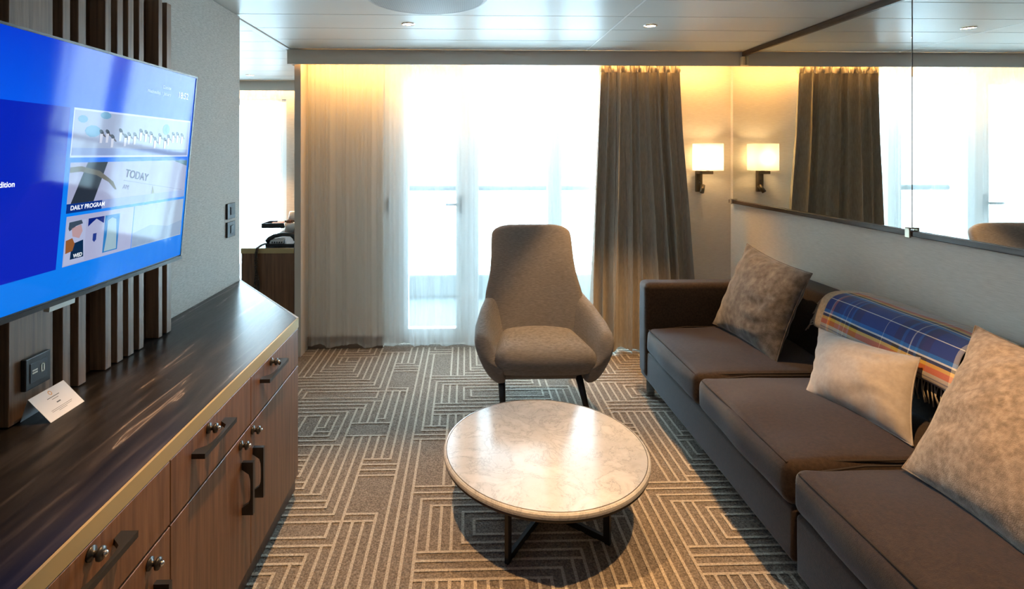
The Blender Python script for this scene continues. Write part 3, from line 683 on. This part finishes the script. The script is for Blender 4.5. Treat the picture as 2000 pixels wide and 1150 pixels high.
# ------------------------------------------------------------------ armchair
CX = .432
ac = thing('armchair', (CX, 3.05, 0), 'taupe upholstered high-back armchair on black legs in front of the window', 'armchair')
WT = [(.24, .275), (.40, .300), (.52, .312), (.58, .308), (.64, .290), (.70, .273), (.78, .262), (.90, .254), (.96, .247), (1.0, .240)]
def back_f(u, v):
    a = 2 * u - 1; zt = .985 - .045 * abs(a) ** 7
    z = .25 + (zt - .25) * v
    wdt = interp(WT, z)
    y = 3.215 + .20 * v + .04 * v * v - .075 * a * a * (1 - .75 * v)
    return (CX - .012 + a * wdt, y, z)
bk = obj('back', grid(back_f, 15, 15), M['chair'], ac, True)
s_ = bk.modifiers.new('pad', 'SOLIDIFY'); s_.thickness = .058; s_.offset = 1.0; subsurf(bk, 2)
for sg in (-1, 1):
    def arm_f(w_, u, sg=sg):
        cap = 1.0 if u < .86 else math.sqrt(max(0, 1 - ((u - .86) / .14) ** 2)) * .999 + .001
        zt = interp([(0, .615), (.12, .605), (.35, .560), (.6, .512), (.8, .482), (1, .455)], u)
        zb = interp([(0, .225), (.5, .20), (.8, .198), (1, .205)], u)
        xo = interp([(0, .300), (.15, .325), (.4, .368), (.65, .395), (.85, .400), (1, .395)], u)
        th = interp([(0, .115), (.3, .118), (.6, .112), (1, .104)], u)
        zc = (zt + zb) / 2 + (1 - cap) * .01; hz = (zt - zb) / 2 * (.35 + .65 * cap); hx = th / 2 * (.25 + .75 * cap)
        a = 2 * math.pi * w_; c, q = math.cos(a), math.sin(a)
        dx = hx * math.copysign(abs(c) ** .8, c); dz = hz * math.copysign(abs(q) ** .72, q)
        t = (dz / max(hz, 1e-6) + 1) / 2
        lean = .105 * (1 - t) ** 1.5
        return (CX + sg * (xo - th / 2 + dx - lean), 3.36 - .545 * u + .03 * (t - .5) * u, zc + dz)
    vf = grid(arm_f, 26, 22, True); nq = len(vf[0]); vf[1].append(tuple(range(25, -1, -1))); vf[1].append(tuple(range(nq - 26, nq)))
    if sg < 0: vf = (vf[0], [tuple(reversed(f)) for f in vf[1]])
    am = obj('armrest', vf, M['chair'], ac, True)
st = soft(CX - .283, CX + .283, 2.795, 3.33, .255, .400, .072, n=(10, 8, 3), bulge=(.0, .012, .022))
st = xform(st, lambda x, y, z: (CX + (x - CX) * (1 - .24 * max(0, (y - 2.86) / .47)), y, z - .012 * max(0, (y - 2.9) / .4)))
obj('seat', st, M['chair'], ac, True)
obj('seat_pan', soft(CX - .235, CX + .235, 2.87, 3.32, .215, .27, .02, n=(3, 3, 1)), M['chair'], ac, True)
for tx, ty, fx, fy in ((-.238, 2.875, -.232, 2.80), (.187, 2.885, .236, 2.81), (-.20, 3.26, -.25, 3.42), (.20, 3.26, .25, 3.42)):
    obj('leg', tube([(CX + fx, fy, 0), (CX + tx, ty, .235)], [.013, .021], 14), M['black'], ac, True)

# ------------------------------------------------------------------ sofa
sf = thing('sofa', (1.53, 1.9, 0), 'long low brown fabric sofa along the right wall under the mirror', 'sofa')
obj('base', soft(1.072, 1.97, 1.702, 3.212, .105, .285, .016, n=(3, 6, 2), nz=.0015), M['sofa'], sf, True)
obj('base', soft(1.072, 1.97, .60, 1.690, .085, .285, .016, n=(3, 6, 2), nz=.0015, seed=4), M['sofa'], sf, True)
obj('armrest', soft(1.058, 1.975, 3.080, 3.215, .125, .686, .034, n=(8, 3, 8), nz=.004, nsc=7), M['sofa'], sf, True)
bk_ = soft(1.745, 1.995, .60, 3.085, .20, .742, .055, n=(4, 26, 8), nz=.005, nsc=4, seed=2)
obj('backrest', xform(bk_, lambda x, y, z: (x + max(0, (1.9 - x)) * .45 * max(0, (z - .40)), y, z)), M['sofa'], sf, True)
for k, (a, b) in enumerate(((2.393, 3.074), (1.700, 2.386), (.62, 1.690))):
    q = soft(1.056, 1.80, a, b, .287, .434, .038, n=(14, 18, 4), bulge=(.012, .004, .030), nz=.007, nsc=5.0, seed=3.3 * k + 1)
    cu_ = obj('seat_cushion', q, M['sofa'], sf, True)
    def seamz(y): 
        t = 2 * (y - a) / (b - a) - 1; return .424 + .003 * (1 - t * t)
    pts = [(1.80, a + .012, .432), (1.30, a + .010, .436)] + [(1.0665, a + .03 + (b - a - .06) * i / 14, seamz(a + (b - a) * i / 14)) for i in range(15)] + [(1.30, b - .010, .436), (1.80, b - .012, .432)]
    obj('piping', tube(pts, .0034, 6), mat('dark_piping', (.02, .014, .011), .9), cu_, True)
for x, y in ((1.105, 3.165), (1.30, 1.76), (1.90, 3.165), (1.90, 1.76), (1.30, .66), (1.90, .66), (1.30, 1.62)):
    obj('leg', prism([(x - .025, y - .035), (x + .025, y - .035), (x + .025, y - .029), (x - .019, y - .029), (x - .019, y + .03), (x - .025, y + .03)], 0, .115), M['chrome'], sf)

def pillow(name, label, TL, TR_, BR, BL, th, m, seed, pinch=.05, wr=.010, flip=False):
    TL, TR_, BR, BL = map(Vector, (TL, TR_, BR, BL)); n = 40
    nrm = ((TR_ - BL).cross(TL - BR)).normalized()
    if nrm.x > 0: nrm = -nrm           # face towards the room
    t_ = thing(name, tuple((TL + TR_ + BR + BL) / 4 - Vector((0, 0, .2))), label, 'pillow', 'sofa pillows')
    V = []; F = []
    def P(u, v, side):
        uu = u * (1 - pinch * (1 - v * v) * abs(u)); vv = v * (1 - pinch * (1 - u * u) * abs(v))
        a, b = (uu + 1) / 2, (vv + 1) / 2
        p = BL * (1 - a) * (1 - b) + BR * a * (1 - b) + TR_ * a * b + TL * (1 - a) * b
        e = max(0, (1 - abs(u) ** 2.4) * (1 - abs(v) ** 2.4)); t = th * e ** .66
        edge = (1 - e) ** 2
        w_ = noise.noise(Vector((u * 1.7 + seed, v * 1.7, side))) * wr * .8
        nz_ = 4 * noise.noise(Vector((u * 1.5 + seed, v * 1.5, 7)))
        w_ += wr * .50 * math.sin(v * 15 + nz_ + seed) * abs(u) ** 5 + wr * .50 * math.sin(u * 16 + nz_) * abs(v) ** 5
        cm = max(0, noise.noise(Vector((u * 1.4 + seed * 2, v * 1.4 + 5, seed))))
        w_ += wr * 1.1 * cm * math.sin(13 * (v - .35 * u) + nz_)
        return p + nrm * (side * (t + (w_ * (e ** .4) if e > 0 else 0)))
    for side in (1, -1):
        o0 = len(V)
        for j in range(n + 1):
            for i in range(n + 1):
                u = math.sin((2 * i / n - 1) * math.pi / 2); v = math.sin((2 * j / n - 1) * math.pi / 2)
                V.append(tuple(P(u, v, side)))
        for j in range(n):
            for i in range(n):
                f = (o0 + j * (n + 1) + i, o0 + j * (n + 1) + i + 1, o0 + (j + 1) * (n + 1) + i + 1, o0 + (j + 1) * (n + 1) + i)
                F.append(f if side > 0 else tuple(reversed(f)))
    obj('cover', (V, F), m, t_, True)
    rim = [P(math.sin((2 * i / n - 1) * math.pi / 2), -1, 1) for i in range(n)] + [P(1, math.sin((2 * i / n - 1) * math.pi / 2), 1) for i in range(n)] + [P(-math.sin((2 * i / n - 1) * math.pi / 2), 1, 1) for i in range(n)] + [P(-1, -math.sin((2 * i / n - 1) * math.pi / 2), 1) for i in range(n)]
    obj('seam', tube(rim + [rim[0]], .0028, 6), m, t_, True)
    return t_
pillow('square_pillow', 'dark grey-brown velvet square pillow leaning in the far sofa corner', (1.66, 3.070, .922), (1.70, 2.545, .864), (1.493, 2.50, .438), (1.443, 3.045, .460), .095, M['velvet'], 2.0, pinch=.07, wr=.018)
pillow('lumbar_pillow', 'small pale grey oblong pillow in front of the plaid blanket', (1.625, 2.385, .648), (1.665, 1.890, .702), (1.534, 1.770, .448), (1.433, 2.185, .450), .082, M['satin'], 5.0, pinch=.08, wr=.016)
pillow('square_pillow', 'large mottled taupe velvet pillow at the right edge of the photo', (1.735, 1.750, .866), (1.72, 1.13, .86), (1.35, 1.04, .445), (1.396, 1.650, .446), .105, M['velvet_light'], 9.0, pinch=.09, wr=.018)

# ------------------------------------------------------------------ plaid blanket over the backrest
def m_plaid():
    m, nt, b = nodes('plaid_wool'); b.inputs['Roughness'].default_value = .95; b.inputs['Sheen Weight'].default_value = .3; b.inputs['Specular IOR Level'].default_value = .1
    tc = nt.nodes.new('ShaderNodeUVMap'); sx = nt.nodes.new('ShaderNodeSeparateXYZ'); nt.links.new(tc.outputs[0], sx.inputs[0])
    CR = (.56, .49, .37); OR = (.62, .16, .02); YE = (.72, .42, .03); BK = (.02, .02, .022); WH = (.66, .64, .58); BL = (.012, .030, .16); LB = (.01, .14, .42); GY = (.25, .23, .22)
    v = [(0, CR), (.07, GY), (.085, CR), (.11, GY), (.125, CR), (.155, OR), (.205, YE), (.235, BK), (.265, WH), (.28, LB), (.315, BL), (.445, WH), (.453, BL), (.575, LB), (.61, WH), (.625, BK), (.655, YE), (.685, OR), (.735, CR), (.77, GY), (.778, CR), (.82, GY), (.828, CR), (.9, GY), (.908, CR)]
    r1 = ramp(nt, sx.outputs[1], v, 'CONSTANT')
    MA = (.045, .02, .035); DB_ = (.02, .045, .22)
    u = [(0, DB_), (.06, CR), (.07, OR), (.085, MA), (.11, BK), (.13, BL), (.17, LB), (.185, BL), (.215, WH), (.222, BL), (.25, LB), (.265, BK), (.285, MA), (.33, DB_), (.52, WH), (.527, DB_), (.60, MA), (.63, BK), (.65, LB), (.67, BL), (.71, WH), (.717, BL), (.75, LB), (.765, BK), (.785, MA), (.83, DB_), (.97, WH)]
    r2 = ramp(nt, sx.outputs[0], u, 'CONSTANT')
    mx = nt.nodes.new('ShaderNodeMix'); mx.data_type = 'RGBA'; mx.inputs[0].default_value = .32
    nt.links.new(r1.outputs[0], mx.inputs[6]); nt.links.new(r2.outputs[0], mx.inputs[7]); nt.links.new(mx.outputs[2], b.inputs['Base Color'])
    t = tex(nt, 500, detail=2); bump(nt, b, t.outputs[0], .0012); return m
M['plaid'] = m_plaid()
bl = thing('plaid_blanket', (1.85, 2.2, .60), 'blue, orange and cream plaid wool blanket with fringe draped over the sofa back', 'blanket')
path = [(1.720, .612), (1.700, .606), (1.689, .618), (1.692, .645), (1.708, .69), (1.722, .725), (1.738, .757), (1.765, .777), (1.80, .786), (1.85, .789), (1.90, .786), (1.95, .778), (1.985, .772)]
pl_ = [0]
for (a, b), (c, d) in zip(path, path[1:]): pl_.append(pl_[-1] + math.hypot(c - a, d - b))
def blanket(y0, y1, off, m, name, nu=40, ext=0):
    V = []; UV = []; F = []
    for j, (x, z) in enumerate(path):
        for i in range(nu + 1):
            u = i / nu; y = y1 + (y0 - y1) * u
            wv = noise.noise(Vector((y * 5, j * .25, 3 + off * 50))) * .006
            sk = .03 * (1 - pl_[j] / pl_[-1]) * (1 if u > .5 else -.4) * abs(2 * u - 1)
            V.append((x - off + wv, y - sk, z + off * .4 + wv * .5)); UV.append((u, pl_[j] / pl_[-1]))
    for j in range(len(path) - 1):
        for i in range(nu):
            F.append((j * (nu + 1) + i, j * (nu + 1) + i + 1, (j + 1) * (nu + 1) + i + 1, (j + 1) * (nu + 1) + i))
    o = obj(name, (V, F, UV), m, bl, True); s_ = o.modifiers.new('thick', 'SOLIDIFY'); s_.thickness = .006; s_.offset = -1; subsurf(o, 1); return o
blanket(1.80, 2.455, .012, M['plaid'], 'upper_fold')
CRM = cloth('cream_wool', (.42, .36, .27), (.56, .49, .38), 80, sheen=.3)
blanket(1.86, 2.515, .002, CRM, 'lower_fold')
fri = []
rf = random.Random(11)
for k in range(20):
    y = 1.82 + k * .0135; z0 = .61; x = 1.706
    fri.append(tube([(x, y, z0), (x - .006 + rf.uniform(-.004, .004), y - .006 + rf.uniform(-.006, .006), z0 - .035), (x - .004 + rf.uniform(-.006, .006), y - .012 + rf.uniform(-.01, .01), z0 - .07 - rf.uniform(0, .012))], .0026, 5))
for k in range(16):
    y = 2.20 + k * .012
    fri.append(tube([(1.708, y, .622), (1.700, y + .004, .60), (1.70 + rf.uniform(-.004, .004), y + rf.uniform(-.008, .008), .585)], .0024, 5))
for k in range(12):
    t = k / 11; x, z = 1.70 + .06 * t, .63 + .13 * t
    fri.append(tube([(x, 2.515, z), (x - .016, 2.54 + rf.uniform(-.006, .006), z - .016), (x - .022, 2.555 + rf.uniform(-.01, .01), z - .05)], .0026, 5))
fg = obj('fringe', join(*fri), CRM, bl, True); fg['kind'] = 'stuff'

# ------------------------------------------------------------------ desk seen past the wall end, with its things
dk = thing('desk', (-1.41, 4.4, 0), 'walnut desk with a dark top and brass edge seen beyond the wall end', 'desk')
obj('top', bbox(-1.60, -1.228, 3.802, 5.10, .743, .780, .0015, 1), M['top'], dk)
obj('edge_strip', bbox(-1.602, -1.228, 3.795, 3.803, .743, .779, .001, 1), M['gold'], dk)
obj('front_panel', bbox(-1.60, -1.228, 3.805, 3.825, .0, .743, .001, 1), M['walnut'], dk)
obj('side_panel', bbox(-1.598, -1.58, 3.826, 5.10, .0, .743, .001, 1), M['walnut'], dk)
ph = thing('telephone', (-1.35, 3.90, .78), 'black desk telephone with pale keypad on the near end of the desk', 'telephone')
bpoly = [(3.86, .781), (3.99, .781), (3.99, .835), (3.86, .800)]
def exx(poly, x0, x1):
    n = len(poly); V = [(x0, a, b) for a, b in poly] + [(x1, a, b) for a, b in poly]
    return V, [tuple(range(n)), tuple(range(2 * n - 1, n - 1, -1))] + [(i, n + i, n + (i + 1) % n, (i + 1) % n) for i in range(n)]
obj('base', exx(bpoly, -1.452, -1.25), M['black_plastic'], ph)
obj('handset', tube([(-1.452, 3.89, .812), (-1.43, 3.89, .832), (-1.40, 3.89, .852), (-1.34, 3.892, .864), (-1.28, 3.895, .862), (-1.25, 3.90, .842), (-1.245, 3.90, .82)], [.016, .019, .015, .014, .015, .021, .018], 12), M['black_plastic'], ph, True)
kp = obj('keypad_panel', exx([(3.855, .803), (3.90, .812), (3.90, .836), (3.855, .812)], -1.42, -1.325), mat('pale_grey_plastic', (.50, .54, .58), .5), ph)
for k in range(5): obj('key', bbox(-1.405 + k * .017, -1.396 + k * .017, 3.850, 3.857, .806, .818, .001), M['black'], kp)
cp = [Vector(p) for p in ((-1.452, 3.87, .80), (-1.47, 3.83, .795), (-1.482, 3.787, .782), (-1.484, 3.772, .74), (-1.483, 3.778, .66), (-1.488, 3.78, .57), (-1.495, 3.775, .51), (-1.485, 3.775, .475), (-1.468, 3.775, .485), (-1.466, 3.775, .54), (-1.474, 3.772, .60), (-1.484, 3.768, .66), (-1.480, 3.764, .72), (-1.476, 3.766, .765))]
hx = []; tot = 230
for k in range(tot):
    q = k / (tot - 1) * (len(cp) - 1); i = min(int(q), len(cp) - 2); p = cp[i].lerp(cp[i + 1], q - i); a = k * 2.1
    hx.append((p.x + .0085 * math.cos(a), p.y - .003 + .006 * math.sin(a), p.z + .003 * math.sin(a)))
obj('coiled_cord', tube(hx, .0040, 5), M['black_plastic'], ph, True)
def bowl(x, y, z, r0, r1, h, n=24): return lathe([(r0, z), (r1, z + h), (r1 - .004, z + h), (r0 - .002, z + .006)], x, y, n, True, True)
pot = thing('sachet_pot', (-1.522, 4.60, .78), 'white tapered pot filled with sachets behind the telephone', 'pot')
obj('pot_body', bowl(-1.522, 4.60, .7805, .032, .047, .078), mat('white_ceramic', (.70, .70, .70), .3), pot, True)
for k in range(6):
    a = k * 1.05; obj('sachet', xform(bbox(-.014, .014, -.003, .003, 0, .035, .001, 1), lambda x, y, z, a=a: (-1.522 + .02 * math.cos(a) + x * math.sin(a) - y * math.cos(a), 4.60 + .02 * math.sin(a) + x * math.cos(a) + y * math.sin(a), .845 + z)), mat('brown_sachet', (.13 + .05 * (k % 2), .06, .03), .5), pot)
bx_ = tag(obj('organiser_box', bbox(-1.60, -1.46, 4.70, 4.85, .7805, .865, .003), M['black_plastic']), 'black box standing behind the white pot on the desk', 'box')
tr_ = thing('service_tray', (-1.68, 4.78, .81), 'black shallow tray with orange packets sticking out over the desk edge', 'tray')
obj('tray_floor', bbox(-1.795, -1.601, 4.68, 4.88, .800, .806, .002), M['black_plastic'], tr_)
for a in ((-1.795, -1.601, 4.68, 4.686), (-1.795, -1.601, 4.874, 4.88), (-1.795, -1.789, 4.686, 4.874), (-1.607, -1.601, 4.686, 4.874)): obj('tray_side', box(*a, .8055, .842), M['black_plastic'], tr_)
obj('tray_support', bbox(-1.605, -1.598, 4.72, 4.84, .785, .80, .001), M['black_plastic'], tr_)
tag(obj('sugar_packet', xform(bbox(-.05, .05, -.015, .015, .0, .03, .004), lambda x, y, z: (-1.68 + x, 4.76 + y, .811 + z + .1 * (x + .05) * 0)), mat('orange_packet', (.75, .20, .06), .5)), 'orange packet lying in the black tray', 'packet')
tag(obj('white_packet', bbox(-1.70, -1.625, 4.80, 4.84, .8065, .845, .004), mat('cream_packet', (.75, .70, .6), .5)), 'cream packet lying in the black tray behind the orange one', 'packet')
cupm = mat('white_cup', (.78, .74, .68), .35)
tag(obj('coffee_cup', lathe([(.044, .8655), (.041, .90), (.035, .935), (.030, .938)], -1.545, 4.775, 28), cupm, None, True), 'upturned white cup standing on the black box', 'cup')
dish = tag(obj('saucer', lathe([(.025, .8655), (.046, .880), (.043, .882), (.02, .870)], -1.475, 4.75, 24), cupm, None, True), 'small white dish beside the upturned cup', 'dish')
tag(obj('coffee_machine', bbox(-1.50, -1.30, 4.90, 5.06, .7805, .97, .01), M['black_plastic']), 'black appliance at the far end of the desk behind the cup', 'appliance')
